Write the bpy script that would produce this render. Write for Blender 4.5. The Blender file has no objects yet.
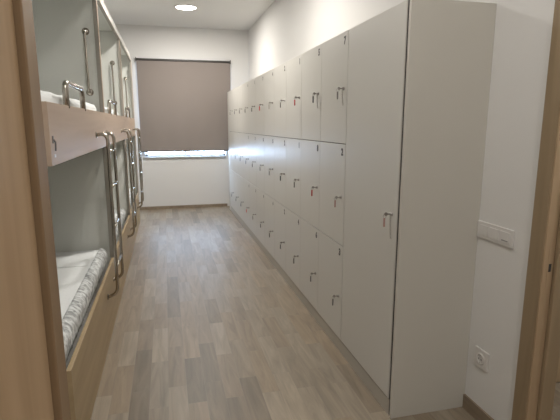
import bpy, bmesh, math, random
from mathutils import Vector, Matrix
random.seed(7)
C = bpy.context.scene.collection
scn = bpy.context.scene
PI = math.pi

# ------------------------------------------------------------------ measures (metres)
XL, XW, XB = 1.0694, 1.5037, -0.4386        # locker fronts, right wall, bunk fronts
XLEFT = -1.42                               # left wall behind the bunks
F = 8.39                                    # far wall
CE = 3.13                                   # ceiling
H = 2.0454                                  # locker height
Z = (0.0905, 0.733, 1.3808, H)
Y0, CW, NC = 2.638, 0.479, 11               # first locker column, column width, count
TY = 1.9285                                 # near side of the tall cabinet
G0, G1 = 1.336, 1.5875                      # upper guard board
BTOP = 2.43

# ------------------------------------------------------------------ materials
def mat(name, col, rough=.5, metal=0, bump=0, bscale=40, spec=None, var=0, vscale=3):
    m = bpy.data.materials.new(name); m.use_nodes = True
    nt = m.node_tree; b = nt.nodes['Principled BSDF']
    b.inputs['Base Color'].default_value = (*col, 1); b.inputs['Roughness'].default_value = rough
    b.inputs['Metallic'].default_value = metal
    if spec is not None: b.inputs['Specular IOR Level'].default_value = spec
    tc = nt.nodes.new('ShaderNodeTexCoord')
    if var:
        n = nt.nodes.new('ShaderNodeTexNoise'); n.inputs['Scale'].default_value = vscale; n.inputs['Detail'].default_value = 4
        nt.links.new(tc.outputs['Object'], n.inputs['Vector'])
        r = nt.nodes.new('ShaderNodeValToRGB')
        r.color_ramp.elements[0].position = .3; r.color_ramp.elements[1].position = .7
        r.color_ramp.elements[0].color = (*[c*(1-var) for c in col], 1)
        r.color_ramp.elements[1].color = (*[min(1, c*(1+var)) for c in col], 1)
        nt.links.new(n.outputs['Fac'], r.inputs['Fac']); nt.links.new(r.outputs['Color'], b.inputs['Base Color'])
    if bump:
        n = nt.nodes.new('ShaderNodeTexNoise'); n.inputs['Scale'].default_value = bscale; n.inputs['Detail'].default_value = 3
        nt.links.new(tc.outputs['Object'], n.inputs['Vector'])
        bp = nt.nodes.new('ShaderNodeBump'); bp.inputs['Strength'].default_value = bump; bp.inputs['Distance'].default_value = .01
        nt.links.new(n.outputs['Fac'], bp.inputs['Height']); nt.links.new(bp.outputs['Normal'], b.inputs['Normal'])
    return m

def wood(name, dark, light, axis, rough=.45, scale=1.0):
    """grain running along one axis: 'y' or 'z'"""
    m = bpy.data.materials.new(name); m.use_nodes = True
    nt = m.node_tree; b = nt.nodes['Principled BSDF']; b.inputs['Roughness'].default_value = rough
    b.inputs['Specular IOR Level'].default_value = .3
    tc = nt.nodes.new('ShaderNodeTexCoord'); mp = nt.nodes.new('ShaderNodeMapping')
    s = {'y': (14, .9, 14), 'z': (14, 14, .9)}[axis]
    mp.inputs['Scale'].default_value = [v*scale for v in s]
    nt.links.new(tc.outputs['Object'], mp.inputs['Vector'])
    n = nt.nodes.new('ShaderNodeTexNoise'); n.inputs['Scale'].default_value = 1.6; n.inputs['Detail'].default_value = 6
    n.inputs['Distortion'].default_value = .6
    nt.links.new(mp.outputs['Vector'], n.inputs['Vector'])
    r = nt.nodes.new('ShaderNodeValToRGB'); r.color_ramp.elements[0].position = .3; r.color_ramp.elements[1].position = .72
    r.color_ramp.elements[0].color = (*dark, 1); r.color_ramp.elements[1].color = (*light, 1)
    nt.links.new(n.outputs['Fac'], r.inputs['Fac']); nt.links.new(r.outputs['Color'], b.inputs['Base Color'])
    return m

def emis(name, col, s):
    m = bpy.data.materials.new(name); m.use_nodes = True
    nt = m.node_tree; b = nt.nodes['Principled BSDF']
    b.inputs['Base Color'].default_value = (*col, 1)
    b.inputs['Emission Color'].default_value = (*col, 1); b.inputs['Emission Strength'].default_value = s
    return m

M = dict(
    wall=mat('wall_paint', (.70, .69, .675), .7, bump=.05, bscale=120, spec=.2),
    ceil=mat('ceiling_paint', (.74, .74, .73), .85, bump=.04, bscale=150, spec=.1),
    laminate=mat('locker_laminate', (.585, .57, .53), .36, bump=.02, bscale=250, var=.015, vscale=1.2, spec=.25),
    side=mat('side_panel_laminate', (.545, .525, .475), .5, spec=.3, var=.012),
    plinth=mat('plinth_laminate', (.44, .41, .36), .5, spec=.2),
    gap=mat('gap_shade', (.05, .042, .035), .8),
    seam=mat('seam_grey', (.16, .145, .12), .7),
    edge=mat('edge_banding', (.33, .27, .21), .6),
    bunkwhite=mat('bunk_laminate', (.70, .71, .67), .45, spec=.3, var=.01),
    fascia=mat('fascia_laminate', (.36, .35, .325), .6),
    postgrey=mat('post_edge', (.33, .31, .27), .5),
    pink=wood('guard_oak', (.41, .31, .235), (.49, .38, .295), 'y', .45, .6),
    base=wood('base_oak', (.33, .245, .14), (.42, .315, .19), 'y', .5, .6),
    jamb=wood('jamb_oak', (.35, .235, .135), (.44, .305, .185), 'z', .5, .9),
    jambedge=wood('jamb_edge_oak', (.20, .13, .07), (.25, .165, .095), 'z', .5, .9),
    frame2=wood('side_frame_oak', (.26, .19, .115), (.33, .245, .155), 'z', .5, .9),
    frame3=wood('side_frame_light_oak', (.36, .255, .155), (.45, .33, .21), 'z', .5, .9),
    steel=mat('polished_steel', (.42, .385, .34), .24, 1),
    steeld=mat('lock_metal', (.34, .32, .30), .4, .7),
    sheet=mat('white_cotton', (.80, .82, .82), 0.9, bump=.25, bscale=30, spec=.1),
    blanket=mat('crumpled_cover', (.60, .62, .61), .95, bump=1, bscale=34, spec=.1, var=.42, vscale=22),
    blind=mat('blind_fabric', (.27, .235, .215), .9, bump=.1, bscale=300, spec=.1),
    blindrail=mat('blind_rail', (.09, .085, .08), .5),
    pvc=mat('window_pvc', (.7, .72, .74), .35),
    plastic=mat('white_plastic', (.66, .64, .62), .35),
    plasticd=mat('plastic_recess', (.30, .29, .28), .5),
    black=mat('black_plastic', (.02, .02, .02), .5),
    red=mat('red_plastic', (.50, .02, .03), .4),
    greytag=mat('grey_plastic', (.17, .155, .15), .5),
    pinktag=mat('faded_red_plastic', (.42, .25, .22), .5),
    cord=mat('clear_cord', (.33, .30, .27), .4),
    ink=mat('number_ink', (.07, .065, .06), .6),
    skirting=wood('skirting_tile', (.22, .17, .12), (.31, .245, .18), 'y', .5),
    lamp=emis('lamp_diffuser', (1, .96, .90), 14),
)

def glass_mat():
    m = bpy.data.materials.new('window_glass'); m.use_nodes = True
    nt = m.node_tree; nt.nodes.remove(nt.nodes['Principled BSDF'])
    out = nt.nodes['Material Output']; t = nt.nodes.new('ShaderNodeBsdfTransparent'); g = nt.nodes.new('ShaderNodeBsdfGlossy')
    g.inputs['Roughness'].default_value = .02; mx = nt.nodes.new('ShaderNodeMixShader'); mx.inputs[0].default_value = .06
    nt.links.new(t.outputs[0], mx.inputs[1]); nt.links.new(g.outputs[0], mx.inputs[2]); nt.links.new(mx.outputs[0], out.inputs[0])
    return m
M['glass'] = glass_mat()

def crinkle_mat():
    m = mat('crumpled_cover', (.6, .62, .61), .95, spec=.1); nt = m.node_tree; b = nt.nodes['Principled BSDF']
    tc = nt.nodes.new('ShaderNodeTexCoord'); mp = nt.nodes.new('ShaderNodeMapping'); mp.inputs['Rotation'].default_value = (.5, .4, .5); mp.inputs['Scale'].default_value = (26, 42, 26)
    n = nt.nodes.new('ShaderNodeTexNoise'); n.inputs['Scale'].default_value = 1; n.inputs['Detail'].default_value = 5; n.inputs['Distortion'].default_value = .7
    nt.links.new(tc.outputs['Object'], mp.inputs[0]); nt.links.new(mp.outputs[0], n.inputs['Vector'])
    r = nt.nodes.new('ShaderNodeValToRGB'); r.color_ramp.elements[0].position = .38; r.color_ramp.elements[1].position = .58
    r.color_ramp.elements[0].color = (.34, .35, .35, 1); r.color_ramp.elements[1].color = (.72, .74, .74, 1)  # crease shade painted into the colour: darker where the crinkles dip
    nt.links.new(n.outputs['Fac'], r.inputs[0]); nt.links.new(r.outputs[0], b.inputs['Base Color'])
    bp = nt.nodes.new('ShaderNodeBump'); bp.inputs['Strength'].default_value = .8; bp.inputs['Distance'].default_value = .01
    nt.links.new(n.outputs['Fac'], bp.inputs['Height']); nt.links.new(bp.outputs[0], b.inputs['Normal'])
    return m
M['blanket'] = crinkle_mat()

def floor_mat():
    m = bpy.data.materials.new('wood_look_tiles'); m.use_nodes = True
    nt = m.node_tree; b = nt.nodes['Principled BSDF']; L = nt.links.new
    tc = nt.nodes.new('ShaderNodeTexCoord'); mp = nt.nodes.new('ShaderNodeMapping')
    mp.inputs['Rotation'].default_value = (0, 0, PI/2); mp.inputs['Location'].default_value = (.31, .045, 0)
    L(tc.outputs['Object'], mp.inputs['Vector'])
    br = nt.nodes.new('ShaderNodeTexBrick')
    br.inputs['Color1'].default_value = (0, 0, 0, 1); br.inputs['Color2'].default_value = (1, 1, 1, 1); br.inputs['Mortar'].default_value = (.5, .5, .5, 1)
    br.inputs['Scale'].default_value = 1; br.inputs['Brick Width'].default_value = .50; br.inputs['Row Height'].default_value = .103
    br.inputs['Mortar Size'].default_value = .0007; br.inputs['Mortar Smooth'].default_value = .3; br.offset = .37; br.offset_frequency = 2
    L(mp.outputs[0], br.inputs['Vector'])
    r = nt.nodes.new('ShaderNodeValToRGB'); cr = r.color_ramp
    cols = [(0, (.185, .155, .118)), (.25, (.25, .205, .155)), (.5, (.28, .225, .163)), (.75, (.265, .228, .18)), (1, (.325, .275, .212))]
    cr.elements[0].position = 0; cr.elements[0].color = (*cols[0][1], 1); cr.elements[1].position = 1; cr.elements[1].color = (*cols[-1][1], 1)
    for p, c in cols[1:-1]:
        e = cr.elements.new(p); e.color = (*c, 1)
    L(br.outputs['Color'], r.inputs['Fac'])
    m2 = nt.nodes.new('ShaderNodeMapping'); m2.inputs['Scale'].default_value = (13, 1.5, 1); L(tc.outputs['Object'], m2.inputs['Vector'])
    off = nt.nodes.new('ShaderNodeVectorMath'); off.operation = 'MULTIPLY_ADD'; off.inputs[1].default_value = (13, 7, 0)
    L(br.outputs['Color'], off.inputs[0]); L(m2.outputs[0], off.inputs[2])
    n = nt.nodes.new('ShaderNodeTexNoise'); n.inputs['Scale'].default_value = 1.5; n.inputs['Detail'].default_value = 7; n.inputs['Roughness'].default_value = .6; n.inputs['Distortion'].default_value = .8
    L(off.outputs[0], n.inputs['Vector'])
    r2 = nt.nodes.new('ShaderNodeValToRGB'); r2.color_ramp.elements[0].position = .25; r2.color_ramp.elements[1].position = .75
    r2.color_ramp.elements[0].color = (.62, .61, .60, 1); r2.color_ramp.elements[1].color = (1.08, 1.06, 1.03, 1)
    L(n.outputs['Fac'], r2.inputs['Fac'])
    mu = nt.nodes.new('ShaderNodeMix'); mu.data_type = 'RGBA'; mu.blend_type = 'MULTIPLY'; mu.inputs[0].default_value = 1
    L(r.outputs[0], mu.inputs[6]); L(r2.outputs[0], mu.inputs[7])
    mo = nt.nodes.new('ShaderNodeMix'); mo.data_type = 'RGBA'; mo.inputs[7].default_value = (.2, .175, .145, 1)
    L(br.outputs['Fac'], mo.inputs[0]); L(mu.outputs[2], mo.inputs[6]); L(mo.outputs[2], b.inputs['Base Color'])
    b.inputs['Roughness'].default_value = .42; b.inputs['Specular IOR Level'].default_value = .32
    bp = nt.nodes.new('ShaderNodeBump'); bp.inputs['Strength'].default_value = .15; bp.inputs['Distance'].default_value = .004
    L(n.outputs['Fac'], bp.inputs['Height']); L(bp.outputs[0], b.inputs['Normal'])
    return m
M['floor'] = floor_mat()

# ------------------------------------------------------------------ mesh helpers
def bx(bm, x0, x1, y0, y1, z0, z1, bev=0, seg=2):
    vs = [bm.verts.new((x, y, z)) for x in (x0, x1) for y in (y0, y1) for z in (z0, z1)]
    fs = [bm.faces.new([vs[i] for i in q]) for q in ((0, 1, 3, 2), (4, 6, 7, 5), (0, 4, 5, 1), (2, 3, 7, 6), (0, 2, 6, 4), (1, 5, 7, 3))]
    if bev:
        es = list({e for f in fs for e in f.edges})
        bmesh.ops.bevel(bm, geom=es, offset=bev, segments=seg, affect='EDGES', profile=.5)

def tube(bm, pts, r, n=10, cap=True):
    pts = [Vector(p) for p in pts]; rings = []
    up = None
    for i, p in enumerate(pts):
        a = pts[max(0, i-1)]; b = pts[min(len(pts)-1, i+1)]; t = (b-a).normalized()
        if up is None:
            up = Vector((0, 0, 1)) if abs(t.z) < .9 else Vector((1, 0, 0))
        s = t.cross(up)
        if s.length < 1e-4: s = t.cross(Vector((1, 0, 0)))
        s.normalize(); up = s.cross(t).normalized()
        rings.append([bm.verts.new(p + r*(math.cos(2*PI*k/n)*s + math.sin(2*PI*k/n)*up)) for k in range(n)])
    for a, b in zip(rings, rings[1:]):
        for k in range(n): bm.faces.new((a[k], a[(k+1) % n], b[(k+1) % n], b[k]))
    if cap:
        bm.faces.new(rings[0][::-1]); bm.faces.new(rings[-1])

def arc_path(pts, rad, n=5):
    """polyline with rounded corners"""
    pts = [Vector(p) for p in pts]; out = [pts[0]]
    for a, b, c in zip(pts, pts[1:], pts[2:]):
        d1 = (a-b).normalized(); d2 = (c-b).normalized()
        p, q = b+d1*rad, b+d2*rad
        for i in range(n+1):
            t = i/n; out.append((1-t)**2*p + 2*t*(1-t)*b + t*t*q)
    out.append(pts[-1]); return out

def lathe(bm, prof, c, axis='z', n=24):
    """prof: (radius, height) pairs along the axis from c"""
    c = Vector(c); rings = []
    for r, h in prof:
        ring = []
        for k in range(n):
            a = 2*PI*k/n; u, v = r*math.cos(a), r*math.sin(a)
            ring.append(bm.verts.new(c + Vector({'z': (u, v, h), 'y': (u, h, v), 'x': (h, u, v)}[axis])))
        rings.append(ring)
    for a, b in zip(rings, rings[1:]):
        for k in range(n): bm.faces.new((a[k], a[(k+1) % n], b[(k+1) % n], b[k]))
    bm.faces.new(rings[0][::-1]); bm.faces.new(rings[-1])

def obj(name, bm, m, parent=None, smooth=False, origin=None):
    bmesh.ops.recalc_face_normals(bm, faces=bm.faces[:])
    me = bpy.data.meshes.new(name)
    if origin is not None: bmesh.ops.translate(bm, verts=bm.verts[:], vec=-Vector(origin))
    bm.to_mesh(me); bm.free()
    if smooth:
        for p in me.polygons: p.use_smooth = True
    me.materials.append(m)
    o = bpy.data.objects.new(name, me); C.objects.link(o)
    if parent: o.parent = parent
    if origin is not None: o.location = origin
    return o

def box(name, dims, m, parent=None, bev=0, smooth=False):
    bm = bmesh.new(); bx(bm, *dims, bev=bev); return obj(name, bm, m, parent, smooth)

def struct(o): o['kind'] = 'structure'; return o
def tag(o, label, cat, group=None):
    o['label'] = label; o['category'] = cat
    if group: o['group'] = group
    return o
def thing(name, label, cat, loc=(0, 0, 0), group=None):
    o = bpy.data.objects.new(name, None); C.objects.link(o); o.location = loc; o.empty_display_size = .1
    return tag(o, label, cat, group)
def copy_tree(o, parent=None):
    c = o.copy(); C.objects.link(c)
    if parent: c.parent = parent
    for ch in list(o.children): copy_tree(ch, c)
    return c
def text_mesh(bm, s, size, place):
    """built-in font outline, thin solid; place(x,y,z)->world"""
    cu = bpy.data.curves.new('t', 'FONT'); cu.body = s; cu.size = size; cu.extrude = .0006; cu.resolution_u = 3; cu.offset = size*.05
    cu.align_x = 'CENTER'; cu.align_y = 'CENTER'
    to = bpy.data.objects.new('t', cu); C.objects.link(to)
    dg = bpy.context.evaluated_depsgraph_get(); me = bpy.data.meshes.new_from_object(to.evaluated_get(dg))
    n0 = len(bm.verts); bm.from_mesh(me); bm.verts.ensure_lookup_table()
    for v in bm.verts[n0:]: v.co = Vector(place(*v.co))
    bpy.data.objects.remove(to); bpy.data.curves.remove(cu); bpy.data.meshes.remove(me)

# ------------------------------------------------------------------ room shell
XO = 3.0                                     # far side of the room beyond the side doorway
YB = -1.7
struct(box('floor', (XLEFT-.1, XO+.1, YB-.1, F+.3, -.1, 0), M['floor']))
# ceiling with round holes is not needed: downlights sit on it as thin trims
struct(box('ceiling', (XLEFT-.1, XO+.1, YB-.1, F+.3, CE, CE+.12), M['ceil']))
struct(box('wall_left', (XLEFT-.1, XLEFT, YB, F, 0, CE), M['wall']))
struct(box('wall_back', (XLEFT-.1, XO+.1, YB-.1, YB, 0, CE), M['wall']))
# right wall with the side doorway
DY0, DY1, DH = .66, 1.502, 2.06
TH = .104
bm = bmesh.new()
bx(bm, XW, XW+TH, DY1, F, 0, CE); bx(bm, XW, XW+TH, YB, DY0, 0, CE); bx(bm, XW, XW+TH, DY0, DY1, DH, CE)
struct(obj('wall_right', bm, M['wall']))
# far wall with the window hole
WX0, WX1, WZ0, WZ1 = -.36, 1.06, .935, 2.50
bm = bmesh.new()
FX0, FX1 = XLEFT-.1, XW+TH
bx(bm, FX0, WX0, F, F+.25, 0, CE); bx(bm, WX1, FX1, F, F+.25, 0, CE)
bx(bm, WX0, WX1, F, F+.25, 0, WZ0); bx(bm, WX0, WX1, F, F+.25, WZ1, CE)
struct(obj('wall_far', bm, M['wall']))
# partition at the entrance, its end clad by the door frame
struct(box('wall_entrance', (XLEFT, -.235, .45, .852, 0, CE), M['wall']))
# neighbouring room seen through the side doorway
bm = bmesh.new(); bx(bm, XW+TH, XO, 2.03, 2.13, 0, CE)
struct(obj('wall_side_room_end', bm, M['wall']))
struct(box('wall_side_room', (XO, XO+.1, YB, 2.13, 0, CE), M['wall']))

# skirting
struct(box('baseboard_far', (XLEFT, XL, F-.011, F, 0, .05), M['skirting']))
struct(box('baseboard_right', (XW-.011, XW, DY1+.078, TY-.004, 0, .078), M['skirting']))
struct(box('baseboard_right_entrance', (XW-.011, XW, YB, DY0-.078, 0, .078), M['skirting']))
struct(box('baseboard_entrance', (XLEFT, -.25, .852, .863, 0, .078), M['skirting']))

# entrance frame (left foreground)
bm = bmesh.new()
bx(bm, -.236, -.212, .44, .800, 0, 2.75, .002)
d1 = struct(obj('door_1', bm, M['jamb']))
bm = bmesh.new()
bx(bm, -.236, -.200, .802, .866, 0, 2.75, .003); bx(bm, -.285, -.2365, .853, .866, 0, 2.75, .002)
obj('door_stop', bm, M['jambedge'], d1)

# side doorway (right foreground): casing, rebate with strike plate, stop
def casing(name, m):
    bm = bmesh.new()
    bx(bm, XW-.014, XW, DY1, DY1+.076, 0, DH+.076, .003)
    bx(bm, XW-.014, XW, DY0-.076, DY0, 0, DH+.076, .003)
    bx(bm, XW-.014, XW, DY0, DY1, DH, DH+.076, .003)
    return bm
d2 = struct(obj('door_2', casing('c', 0), M['frame2']))
bm = bmesh.new()
for a, b in ((DY1-.006, DY1), (DY0, DY0+.006)): bx(bm, XW-.010, XW+.040, a, b, 0, DH, .001)
bx(bm, XW-.010, XW+.040, DY0, DY1, DH-.006, DH)
obj('door_jamb', bm, M['frame3'], d2)
bm = bmesh.new()
for a, b in ((DY1-.022, DY1), (DY0, DY0+.022)): bx(bm, XW+.042, XW+TH+.006, a, b, 0, DH, .003)
bx(bm, XW+.042, XW+TH+.006, DY0+.022, DY1-.022, DH-.022, DH, .003)
obj('door_stop', bm, M['frame2'], d2)
sp = box('strike_plate', (XW+.010, XW+.032, DY1-.0075, DY1-.0062, .83, 1.0), M['frame3'], d2)
box('latch_hole', (XW+.015, XW+.027, DY1-.0085, DY1-.0076, .898, .932), M['black'], sp)

# wooden door in the neighbouring room
d3 = struct(box('door_3', (XW+TH+.03, 2.55, 1.99, 2.03, .006, 2.1), M['frame3'], None, .003))
bm = bmesh.new(); tube(bm, arc_path([(2.48, 1.99, 1.02), (2.48, 1.94, 1.02), (2.36, 1.94, 1.02)], .02), .009); obj('door_handle', bm, M['steel'], d3, True)

# ------------------------------------------------------------------ window, sill, blind
wy = F+.07
bm = bmesh.new()
fw = .032
bx(bm, WX0, WX1, wy, wy+.06, WZ0, WZ0+.038, .002); bx(bm, WX0, WX1, wy, wy+.06, WZ1-fw, WZ1, .003)
bx(bm, WX0, WX0+.05, wy, wy+.06, WZ0, WZ1, .003); bx(bm, WX1-fw, WX1, wy, wy+.06, WZ0, WZ1, .003)
mid = .338
bx(bm, mid-.028, mid+.028, wy-.005, wy+.06, WZ0, WZ1, .003)
w1 = struct(obj('window_1', bm, M['pvc']))
box('window_pane', (WX0+.03, mid, wy+.03, wy+.036, WZ0+.01, WZ1-.02), M['glass'], w1)
box('window_pane', (mid, WX1-.02, wy+.03, wy+.036, WZ0+.01, WZ1-.02), M['glass'], w1)
struct(box('trim_1', (WX0-.03, WX1, F-.02, F+.07, WZ0-.03, WZ0), M['fascia'], None, .004))   # sill

bl = thing('roller_blind', 'grey-brown roller blind pulled almost fully down over the window on the far wall', 'blind', (.37, F-.03, 2.59))
def pb(name, dims, m, bev=0):
    bm = bmesh.new(); bx(bm, *dims, bev=bev); bmesh.ops.translate(bm, verts=bm.verts[:], vec=-Vector(bl.location)); return obj(name, bm, m, bl)
BX0, BX1 = -.417, 1.165
# slightly waved fabric sheet
bm = bmesh.new(); nx, nz = 30, 20; rows = []
for s, yo in ((0, 0), (1, .0015)):
    g = [[bm.verts.new((BX0+(BX1-BX0)*i/nx, F-.036+yo+.0025*math.sin(i*.9)*(1-j/nz), 1.045+(2.565-1.045)*j/nz)) for i in range(nx+1)] for j in range(nz+1)]
    for j in range(nz):
        for i in range(nx): bm.faces.new((g[j][i], g[j][i+1], g[j+1][i+1], g[j+1][i]))
bmesh.ops.translate(bm, verts=bm.verts[:], vec=-Vector(bl.location)); obj('fabric', bm, M['blind'], bl, True)
pb('bottom_rail', (BX0, BX1, F-.046, F-.026, 1.025, 1.047), M['blindrail'], .004)
bm = bmesh.new(); lathe(bm, [(.02, 0), (.02, BX1-BX0)], (BX0-bl.location.x, .0, -.012), 'x', 20); obj('tube', bm, M['blindrail'], bl, True)
for xx in (BX0-.012, BX1): pb('bracket', (xx, xx+.012, F-.055, F, 2.55, 2.61), M['blindrail'], .002)

# ------------------------------------------------------------------ ceiling downlights
def downlight(x, y, z, label, watts):
    t = thing('ceiling_downlight', label, 'ceiling light', (x, y, z), 'round recessed downlights')
    bm = bmesh.new()
    n = 40; prof = [(.140, -.004), (.143, -.010), (.165, -.008), (.172, -.001), (.172, 0)]
    rings = [[bm.verts.new((r*math.cos(2*PI*k/n), r*math.sin(2*PI*k/n), h)) for k in range(n)] for r, h in prof]
    for a, b in zip(rings, rings[1:]):
        for k in range(n): bm.faces.new((a[k], a[(k+1) % n], b[(k+1) % n], b[k]))
    obj('trim_ring', bm, M['plastic'], t, True)
    bm = bmesh.new(); lathe(bm, [(.140, -.0035), (.140, -.001)], (0, 0, 0), 'z', 40); obj('diffuser', bm, M['lamp'], t)
    ld = bpy.data.lights.new('downlight', 'AREA'); ld.shape = 'DISK'; ld.size = .22; ld.energy = watts; ld.color = (1, .955, .89)
    lo = bpy.data.objects.new('downlight_lamp', ld); C.objects.link(lo); lo.parent = t; lo.location = (0, 0, -.014)
    return t
downlight(.365, 7.0, CE, 'lit round ceiling downlight above the far end of the aisle, near the window', 44)
downlight(.365, 4.18, CE, 'round ceiling downlight over the middle of the aisle, above the picture', 36)
downlight(.20, 1.35, CE, 'round ceiling downlight over the entrance end, above the picture', 14)
downlight(.75, -.75, CE, 'added fill downlight in the hall behind the viewpoint', 21)  # added out of view to brighten the entrance frame
downlight(2.3, .9, CE, 'added fill downlight in the neighbouring room behind the side doorway', 19)  # added unseen to lift the dark room behind the doorway

# ------------------------------------------------------------------ lockers
TAGS = {(0, 0): 'greytag', (0, 1): 'pinktag', (0, 2): 'greytag', (1, 0): 'black', (1, 1): 'red', (2, 0): 'red', (2, 1): 'greytag',
        (3, 1): 'black', (5, 0): 'red', (6, 0): 'black', (7, 0): 'black', (7, 2): 'red', (4, 0): 'cord'}
NUMS = {(0, 0): '7', (0, 1): '2', (1, 0): '5', (1, 1): '8', (2, 0): '1', (2, 1): '1', (3, 0): '2', (3, 1): '2', (1, 2): '6', (2, 2): '4', (3, 2): '2'}
def lock_set(door, y, z, tagm, cord_len, mirrored=False):
    """lock barrel, key sticking out with a hanging tag, and a looped wrist cord"""
    x = XL
    bm = bmesh.new(); lathe(bm, [(.0110, 0), (.0110, -.002), (.008, -.004), (.008, -.011), (.004, -.012)], (x, y, z), 'x', 18)
    obj('lock', bm, M['steeld'], door, True)
    bm = bmesh.new(); bx(bm, x-.026, x-.012, y-.0015, y+.0015, z-.003, z+.003); lathe(bm, [(.009, -.0015), (.009, .0015)], (x-.032, y, z), 'y', 16)
    tube(bm, [(x-.038+.008*math.sin(a), y, z-.010+.010*math.cos(a)) for a in [i*PI/6 for i in range(13)]], .0012, 6)
    obj('key', bm, M['steeld'], door)
    bm = bmesh.new(); bx(bm, x-.045, x-.035, y-.003, y+.003, z-.064, z-.018, .0028); obj('key_tag', bm, M[tagm], door)
    if cord_len:
        bm = bmesh.new(); pts = []
        for i in range(90):
            t = i/89; ph = i*1.35
            pts.append((x-.012+.0035*math.cos(ph)-.004*math.sin(PI*t), y-.006-.014*math.sin(PI*min(1, t*1.3)/2)+.0035*math.sin(ph), z-.002-cord_len*t**1.1))
        tube(bm, pts, .0013, 5); obj('wrist_cord', bm, M['cord'], door, True)

ordn = ['first', 'second', 'third', 'fourth', 'fifth', 'sixth', 'seventh', 'eighth', 'ninth', 'tenth', 'eleventh', 'twelfth']
extra = {0: 'standing directly against the tall cabinet', 1: 'with a dark tag on its top lock and a red one on its middle lock',
         2: 'with a red tag on its top lock', 10: 'x'}
for c in range(NC):
    ya, yb = Y0+c*CW, Y0+(c+1)*CW
    lab = f'pale greige three-door locker column, {ordn[c]} from the tall cabinet'
    if c in extra: lab = {0: 'pale greige three-door locker column standing directly against the tall cabinet',
                          1: 'three-door locker column, second from the tall cabinet, red tag on its middle lock',
                          2: 'three-door locker column, third from the tall cabinet, red tag on its top lock',
                          10: 'last three-door locker column, at the far end of the row by the window'}[c]
    t = thing('locker_column', lab, 'locker', (0, 0, 0), 'locker columns along the right wall')
    t.location = (XL, ya, 0)
    def put(o): o.location = o.location-Vector(t.location) if o.parent == t else o.location; return o
    bm = bmesh.new()
    bx(bm, XL+.020, XW-.006, ya+.001, ya+.016, .09, H-.001); bx(bm, XL+.020, XW-.006, yb-.016, yb-.001, .09, H-.001)
    for z in (Z[0], Z[1]-.009, Z[2]-.009, H-.018): bx(bm, XL+.020, XW-.006, ya+.016, yb-.016, z, z+.017)
    bx(bm, XW-.012, XW-.006, ya+.016, yb-.016, .108, H-.018)
    put(obj('body', bm, M['side'], t))
    for z in (Z[1], Z[2]): put(box('seam_strip', (XL+.010, XL+.0198, ya+.001, yb-.001, z-.008, z+.008), M['seam'], t))
    put(box('plinth', (XL+.004, XL+.020, ya, yb, 0, Z[0]-.003), M['plinth'], t))
    for r in range(3):
        z1, z0 = Z[3-r], Z[2-r]
        hi = 0 if r == 0 else .0028
        lo = .0015 if r == 2 else .0028
        bm = bmesh.new(); bx(bm, XL, XL+.018, ya+(.004 if c == 0 else .0015), yb-.0015, z0+lo, z1-hi, .0012, 1)
        dr = obj('locker_door', bm, M['laminate'], t); put(dr)
        # hinges side: thin dark joint between neighbouring doors comes from the real gap
        zc = (1.715, 1.045, .383)[r]
        lock_set(dr, ya+.055, zc, TAGS.get((c, r), 'greytag'), .10 if (c, r) in ((0, 0), (1, 0)) else 0)
        if c < 8:
            bm = bmesh.new(); s = NUMS.get((c, r), str((c*3+r) % 9+1))
            yc, zn = ya+.056, z1-.052
            text_mesh(bm, s, .060 if c < 4 else .05, lambda a, b, cc: (XL-.0004-cc, yc-a, zn+b))
            obj('number', bm, M['ink'], dr)

tag(box('filler_panel', (XL+.004, XW-.002, Y0+NC*CW+.002, 8.10, 0, H), M['side'], None, .001),
    'narrow blank pale panel closing the far end of the locker row near the window', 'panel')

t = thing('tall_cabinet', 'tall full-height pale cabinet with one long door, nearest end of the locker row', 'cabinet', (XL, TY, 0))
def put2(o): o.location = -Vector(t.location); return o
put2(box('side_panel', (XL+.002, XW-.001, TY-.002, TY+.017, 0, H), M['side'], t, .001))
put2(box('seam_strip', (XL+.006, XL+.022, TY+.0172, TY+.036, .002, H-.002), M['gap'], t))  # near-black strip stands for the shade inside the open gap
bm = bmesh.new()
bx(bm, XL+.022, XW-.006, TY+.018, TY+.036, .09, H-.001); bx(bm, XL+.022, XW-.006, Y0-.018, Y0-.001, .09, H-.001)
bx(bm, XL+.022, XW-.006, TY+.036, Y0-.018, .09, .108); bx(bm, XL+.022, XW-.006, TY+.036, Y0-.018, H-.018, H-.001); bx(bm, XW-.012, XW-.006, TY+.036, Y0-.018, .108, H-.018)
put2(obj('body', bm, M['side'], t))
put2(box('plinth', (XL+.003, XL+.020, TY+.030, Y0, 0, Z[0]-.003), M['plinth'], t))
bm = bmesh.new(); bx(bm, XL, XL+.018, TY+.036, Y0-.0022, Z[0]+.0015, H, .0012, 1)
dr = obj('cabinet_door', bm, M['laminate'], t); put2(dr)
lock_set(dr, TY+.085, 1.066, 'pinktag', .12)

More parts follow.
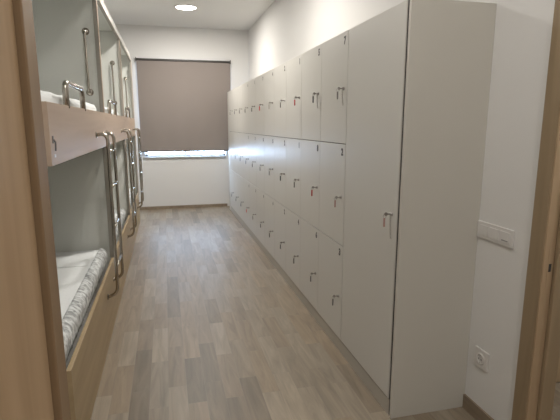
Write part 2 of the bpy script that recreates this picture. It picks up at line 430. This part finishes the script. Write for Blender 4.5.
# ------------------------------------------------------------------ bunk beds
BY = [1.972, 3.762, 5.552, 7.342]
def zc_big(z0): return z0 > 1
def cushion(bm, x0, x1, y0, y1, z0, z1, r, wr, seed, nx=24, ny=40, nz=6, crown=0):
    """soft rounded slab with wrinkled skin"""
    rnd = random.Random(seed); P = [(rnd.uniform(8, 30), rnd.uniform(8, 40), rnd.uniform(0, 6)) for _ in range(6)]
    cx, cy, cz = (x0+x1)/2, (y0+y1)/2, (z0+z1)/2; hx, hy, hz = (x1-x0)/2, (y1-y0)/2, (z1-z0)/2
    ret = bmesh.ops.create_cube(bm, size=2)
    vs = ret['verts']; es = list({e for v in vs for e in v.link_edges})
    ex = [e for e in es if abs(e.verts[0].co.x-e.verts[1].co.x) > 1]; bmesh.ops.subdivide_edges(bm, edges=ex, cuts=nx, use_grid_fill=True)
    ey = [e for e in bm.edges if abs(e.verts[0].co.y-e.verts[1].co.y) > 1]; bmesh.ops.subdivide_edges(bm, edges=ey, cuts=ny, use_grid_fill=True)
    ez = [e for e in bm.edges if abs(e.verts[0].co.z-e.verts[1].co.z) > 1]; bmesh.ops.subdivide_edges(bm, edges=ez, cuts=nz, use_grid_fill=True)
    for v in bm.verts:
        p = Vector((v.co.x*hx, v.co.y*hy, v.co.z*hz))
        q = Vector((max(-hx+r, min(hx-r, p.x)), max(-hy+r, min(hy-r, p.y)), max(-hz+min(r, hz*.98), min(hz-min(r, hz*.98), p.z))))
        d = p-q
        if d.length > 1e-6: p = q+d.normalized()*min(r, d.length if d.length < r else r)
        w = sum(math.sin(a*p.x*3+c)*math.sin(b*p.y+c*2+a*p.z) for a, b, c in P)/6
        side = .35 if v.co.z > .9 and abs(v.co.x) < .85 and abs(v.co.y) < .93 else 1
        nrm = d.normalized() if d.length > 1e-6 else Vector((0, 0, 1 if v.co.z > 0 else -1))
        if v.co.z > -.8: p += nrm*w*wr*side*(2.2 if zc_big(z0) else 1)
        if crown and v.co.z > 0: p.z += crown*(1-(p.x/hx)**2)*(1-(p.y/hy)**2)
        v.co = Vector((cx, cy, cz))+p

def make_bunk():
    """built at origin: y 0..1.79, world x"""
    L_ = 1.790
    t = thing('bunk_bed', 'x', 'bunk bed', (0, 0, 0), 'built-in bunk beds along the left wall')
    X0 = XLEFT+.004
    D = {}
    D['base_board'] = box('base_board', (XB-.022, XB, 0, L_, 0, .455), M['base'], t, .002)
    box('bed_deck', (X0+.012, XB-.022, .0145, L_-.0145, .32, .345), M['bunkwhite'], t)
    box('bed_deck', (X0+.012, XB-.026, .0145, L_-.0145, 1.355, 1.375), M['bunkwhite'], t)
    gb = box('guard_board', (XB-.022, XB, 0, L_, G0, G1), M['pink'], t, .002)
    for a, b in ((0, .0145), (L_-.0145, L_)): box('end_panel', (X0, XB-.030, a, b, 0, BTOP+.09), M['bunkwhite'], t)
    box('back_panel', (X0, X0+.012, .0145, L_-.0145, .345, BTOP+.09), M['bunkwhite'], t)
    for za, zb_ in ((.455, G0), (G1, BTOP-.016)):
        po = box('post', (XB-.030, XB-.004, L_-.030, L_, za, zb_), M['postgrey'], t)
        box('edge_strip', (XB-.004, XB, L_-.028, L_, za, zb_), M['pink'], po)
    box('top_panel', (X0+.012, XB-.03, .0145, L_-.0145, BTOP+.07, BTOP+.09), M['bunkwhite'], t)
    box('fascia', (XB-.034, XB-.010, 0, L_, BTOP+.008, BTOP+.075), M['fascia'], t, .002)
    box('rail_strip', (XB-.026, XB+.003, 0, L_, BTOP-.016, BTOP+.008), M['postgrey'], t, .002)
    # grab bar with round flanges, on the end panel, facing the entrance
    yb_ = L_-.0145
    bm = bmesh.new()
    gx = -.530
    tube(bm, arc_path([(gx, yb_-.004, 2.165), (gx, yb_-.055, 2.165), (gx, yb_-.055, 1.735), (gx, yb_-.004, 1.735)], .03), .0092, 12)
    g = obj('grab_bar', bm, M['steel'], t, True)
    for z in (2.165, 1.735):
        bm = bmesh.new(); lathe(bm, [(.026, 0), (.026, -.004), (.020, -.011), (.012, -.013)], (gx, yb_, z), 'y', 20); obj('flange', bm, M['steel'], g, True)
    # inverted U handle standing on the guard board
    bm = bmesh.new(); xm = XB-.011
    tube(bm, arc_path([(xm, .435, G1-.012), (xm, .435, 1.695), (xm, .90, 1.695), (xm, .90, G1-.012)], .05, 7), .015, 12)
    obj('guard_handle', bm, M['steel'], t, True)
    # ladder hooked on the guard board
    lad = None
    xr = XB+.070
    for k, yy in enumerate((1.245, 1.625)):
        bm = bmesh.new()
        tube(bm, arc_path([(XB+.001, yy, 1.432), (xr, yy, 1.445), (xr, yy, .335), (XB+.001, yy, .318)], .055, 8), .0115, 12)
        if k == 0: lad = obj('ladder', bm, M['steel'], t, True)
        else: obj('ladder_rail', bm, M['steel'], lad, True)
        for zz in (1.432, .318):
            bm = bmesh.new(); lathe(bm, [(.020, 0), (.020, .004), (.014, .006)], (XB+.0005, yy, zz), 'x', 16)
            obj('bracket', bm, M['steel'], lad, True)
    for z in (.52, .80, 1.08, 1.32):
        bm = bmesh.new(); tube(bm, [(xr, 1.245, z), (xr, 1.435, z), (xr, 1.625, z)], .0105, 10); obj('rung', bm, M['steel'], lad, True)
    # small hook with a white sticker
    bm = bmesh.new(); bx(bm, XB, XB+.003, .034, .054, 1.425, 1.455, .001); tube(bm, arc_path([(XB+.003, .044, 1.44), (XB+.010, .044, 1.43), (XB+.008, .044, 1.395)], .005), .0035, 8)
    obj('hook', bm, M['greytag'], t)
    box('sticker', (XB, XB+.0015, .045, .075, 1.368, 1.380), M['plastic'], t)
    return t
b0 = make_bunk()
blabels = ['wooden built-in bunk bed nearest the entrance, with steel ladder and grab bar',
           'middle one of the three built-in bunk beds, between the nearest bunk and the window end',
           'farthest built-in bunk bed, at the window end of the aisle']
for i in range(3):
    b = b0 if i == 0 else copy_tree(b0)
    b.location = (0, BY[i], 0); b['label'] = blabels[i]
# near-end front stile of the first bunk is behind the entrance frame

pos = ['nearest', 'middle', 'farthest']
def soft(name, args, m, label, cat, group, **kw):
    bm = bmesh.new(); cushion(bm, *args, **kw)
    org = ((args[0]+args[1])/2, (args[2]+args[3])/2, args[4])
    return tag(obj(name, bm, m, None, True, org), label, cat, group)
for i in range(3):
    y0 = BY[i]+.03; y1 = BY[i]+1.755
    for lv, zb, ztop in (('lower', .347, .535), ('upper', 1.377, 1.650)):
        mt = soft('mattress', (XLEFT+.03, XB-.05, y0, y1, zb, ztop, .045, .007, 10*i+len(lv)+int(zb)), M['sheet'],
             f'white-sheeted mattress on the {lv} berth of the {pos[i]} bunk bed', 'mattress', 'mattresses in the bunk beds')
        # crumpled cover hugging the front edge
        bm = bmesh.new(); rnd = random.Random(i*7+int(zb))
        nu, nv = 150, 10; g = []; ph = [rnd.uniform(0, 6) for _ in range(5)]
        for a in range(nu+1):
            y = y0+.02+(y1-y0-.04)*a/nu; row = []
            for c in range(nv+1):
                s = c/nv
                ang = max(0, (s-.35)/.65)*1.6; drop = max(0, .35-s)*.16
                rx = .052; cxx = XB-.048-.050; cz = ztop-.045
                fold = .0016*math.sin(y*46+ph[0]+s*1.5)+.0016*math.sin(y*97+ph[1]-s*2)+.0016*math.sin(y*171+ph[2]+s*3)
                rr = rx+.004+max(-.002, fold)*(1 if s < .85 else .5)
                if s < .3: rr *= 1+.25*(.3-s)/.3*0
                row.append(bm.verts.new((cxx+rr*math.cos(ang)*.93, y, cz+rr*math.sin(ang)-drop)))
            g.append(row)
        for a in range(nu):
            for c in range(nv): bm.faces.new((g[a][c], g[a+1][c], g[a+1][c+1], g[a][c+1]))
        if lv == 'lower':
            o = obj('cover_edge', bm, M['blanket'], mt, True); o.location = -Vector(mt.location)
            md = o.modifiers.new('s', 'SOLIDIFY'); md.thickness = .004
        else: bm.free()
        zt = ztop+.001
        if lv == 'lower':
            bm = bmesh.new(); xx0, xx1 = XLEFT+.12, XB-.12
            for q in ((xx0, xx1, y1-.07, y1-.055), (xx0, xx1, y1-.46, y1-.445), (xx1-.015, xx1, y1-.445, y1-.07)): bx(bm, *q, ztop-.001, ztop+.0045, .002)
            o = obj('sheet_hem', bm, M['sheet'], mt, False); o.location = -Vector(mt.location)
        if lv == 'upper':
            soft('pillow', (XB-.68, XB-.12, y0+.02, y0+.46, zt+.004, zt+.10, .045, .008, 90+i), M['sheet'],
                 f'white pillow on the {pos[i]} upper berth, behind the guard board', 'pillow', 'pillows in the bunk beds', nx=14, ny=14, nz=4, crown=.02)

# ------------------------------------------------------------------ switch and socket on the right wall
t = thing('light_switch', 'white three-gang light switch plate on the right wall beside the tall cabinet', 'light switch', (XW, 1.803, .99))
bm = bmesh.new(); bx(bm, -.009, 0, -.123, .123, -.042, .042, .003); obj('plate', bm, M['plastic'], t)
for k in (-1, 0, 1):
    bm = bmesh.new(); bx(bm, -.0125, -.009, k*.074-.031, k*.074+.031, -.026, .026, .0012); r = obj('rocker', bm, M['plastic'], t)
    if k == -1:
        bm = bmesh.new(); bx(bm, -.0132, -.0125, -.074-.022, -.074+.018, -.018, -.012); obj('marking', bm, M['plasticd'], r)
t = thing('wall_socket', 'white power socket low on the right wall below the switch plate', 'socket', (XW, 1.818, .338))
bm = bmesh.new(); bx(bm, -.009, 0, -.05, .05, -.05, .05, .003); obj('plate', bm, M['plastic'], t)
bm = bmesh.new()
n = 28; prof = [(.030, -.0095), (.026, -.0135), (.023, -.0135), (.0215, -.004), (.001, -.004)]
rings = [[bm.verts.new((h-.0, r*math.cos(2*PI*k/n), r*math.sin(2*PI*k/n))) for k in range(n)] for r, h in prof]
for a, b in zip(rings, rings[1:]):
    for k in range(n): bm.faces.new((a[k], a[(k+1) % n], b[(k+1) % n], b[k]))
s = obj('socket_well', bm, M['plastic'], t, True)
for yy in (-.0095, .0095):
    bm = bmesh.new(); lathe(bm, [(.0035, -.0146), (.0035, -.0136)], (0, yy, 0), 'x', 12); obj('pin_hole', bm, M['black'], s)
for zz in (-.021, .018): box('earth_clip', (-.0145, -.0137, -.003, .003, zz, zz+.004), M['steeld'], s)

# ------------------------------------------------------------------ daylight
w = bpy.data.worlds.new('sky'); scn.world = w; w.use_nodes = True
w.node_tree.nodes['Background'].inputs[0].default_value = (.50, .70, 1, 1)
w.node_tree.nodes['Background'].inputs[1].default_value = 52.0
ld = bpy.data.lights.new('window_portal', 'AREA'); ld.shape = 'RECTANGLE'; ld.size = WX1-WX0; ld.size_y = WZ1-WZ0; ld.cycles.is_portal = True
lo = bpy.data.objects.new('window_portal', ld); C.objects.link(lo); lo.location = ((WX0+WX1)/2, F+.24, (WZ0+WZ1)/2); lo.rotation_euler = (-PI/2, 0, 0)

# ------------------------------------------------------------------ camera
cam = bpy.data.cameras.new('camera'); co = bpy.data.objects.new('camera', cam); C.objects.link(co)
cam.sensor_width = 36; cam.lens = 456.5*36/560; cam.clip_start = .02
yaw, pit, roll = -.2434, -.1853, .0003
fwd = Vector((-math.sin(yaw)*math.cos(pit), math.cos(yaw)*math.cos(pit), math.sin(pit)))
right = Vector((math.cos(yaw), math.sin(yaw), 0)); up = right.cross(fwd)
r_ = math.cos(roll)*right+math.sin(roll)*up; u_ = -math.sin(roll)*right+math.cos(roll)*up
co.matrix_world = Matrix(((r_.x, u_.x, -fwd.x, 0), (r_.y, u_.y, -fwd.y, 0), (r_.z, u_.z, -fwd.z, 1.5), (0, 0, 0, 1)))
scn.camera = co

vs = scn.view_settings; vs.view_transform = 'Standard'; vs.look = 'None'; vs.gamma = 1; vs.use_curve_mapping = False; vs.exposure = .2
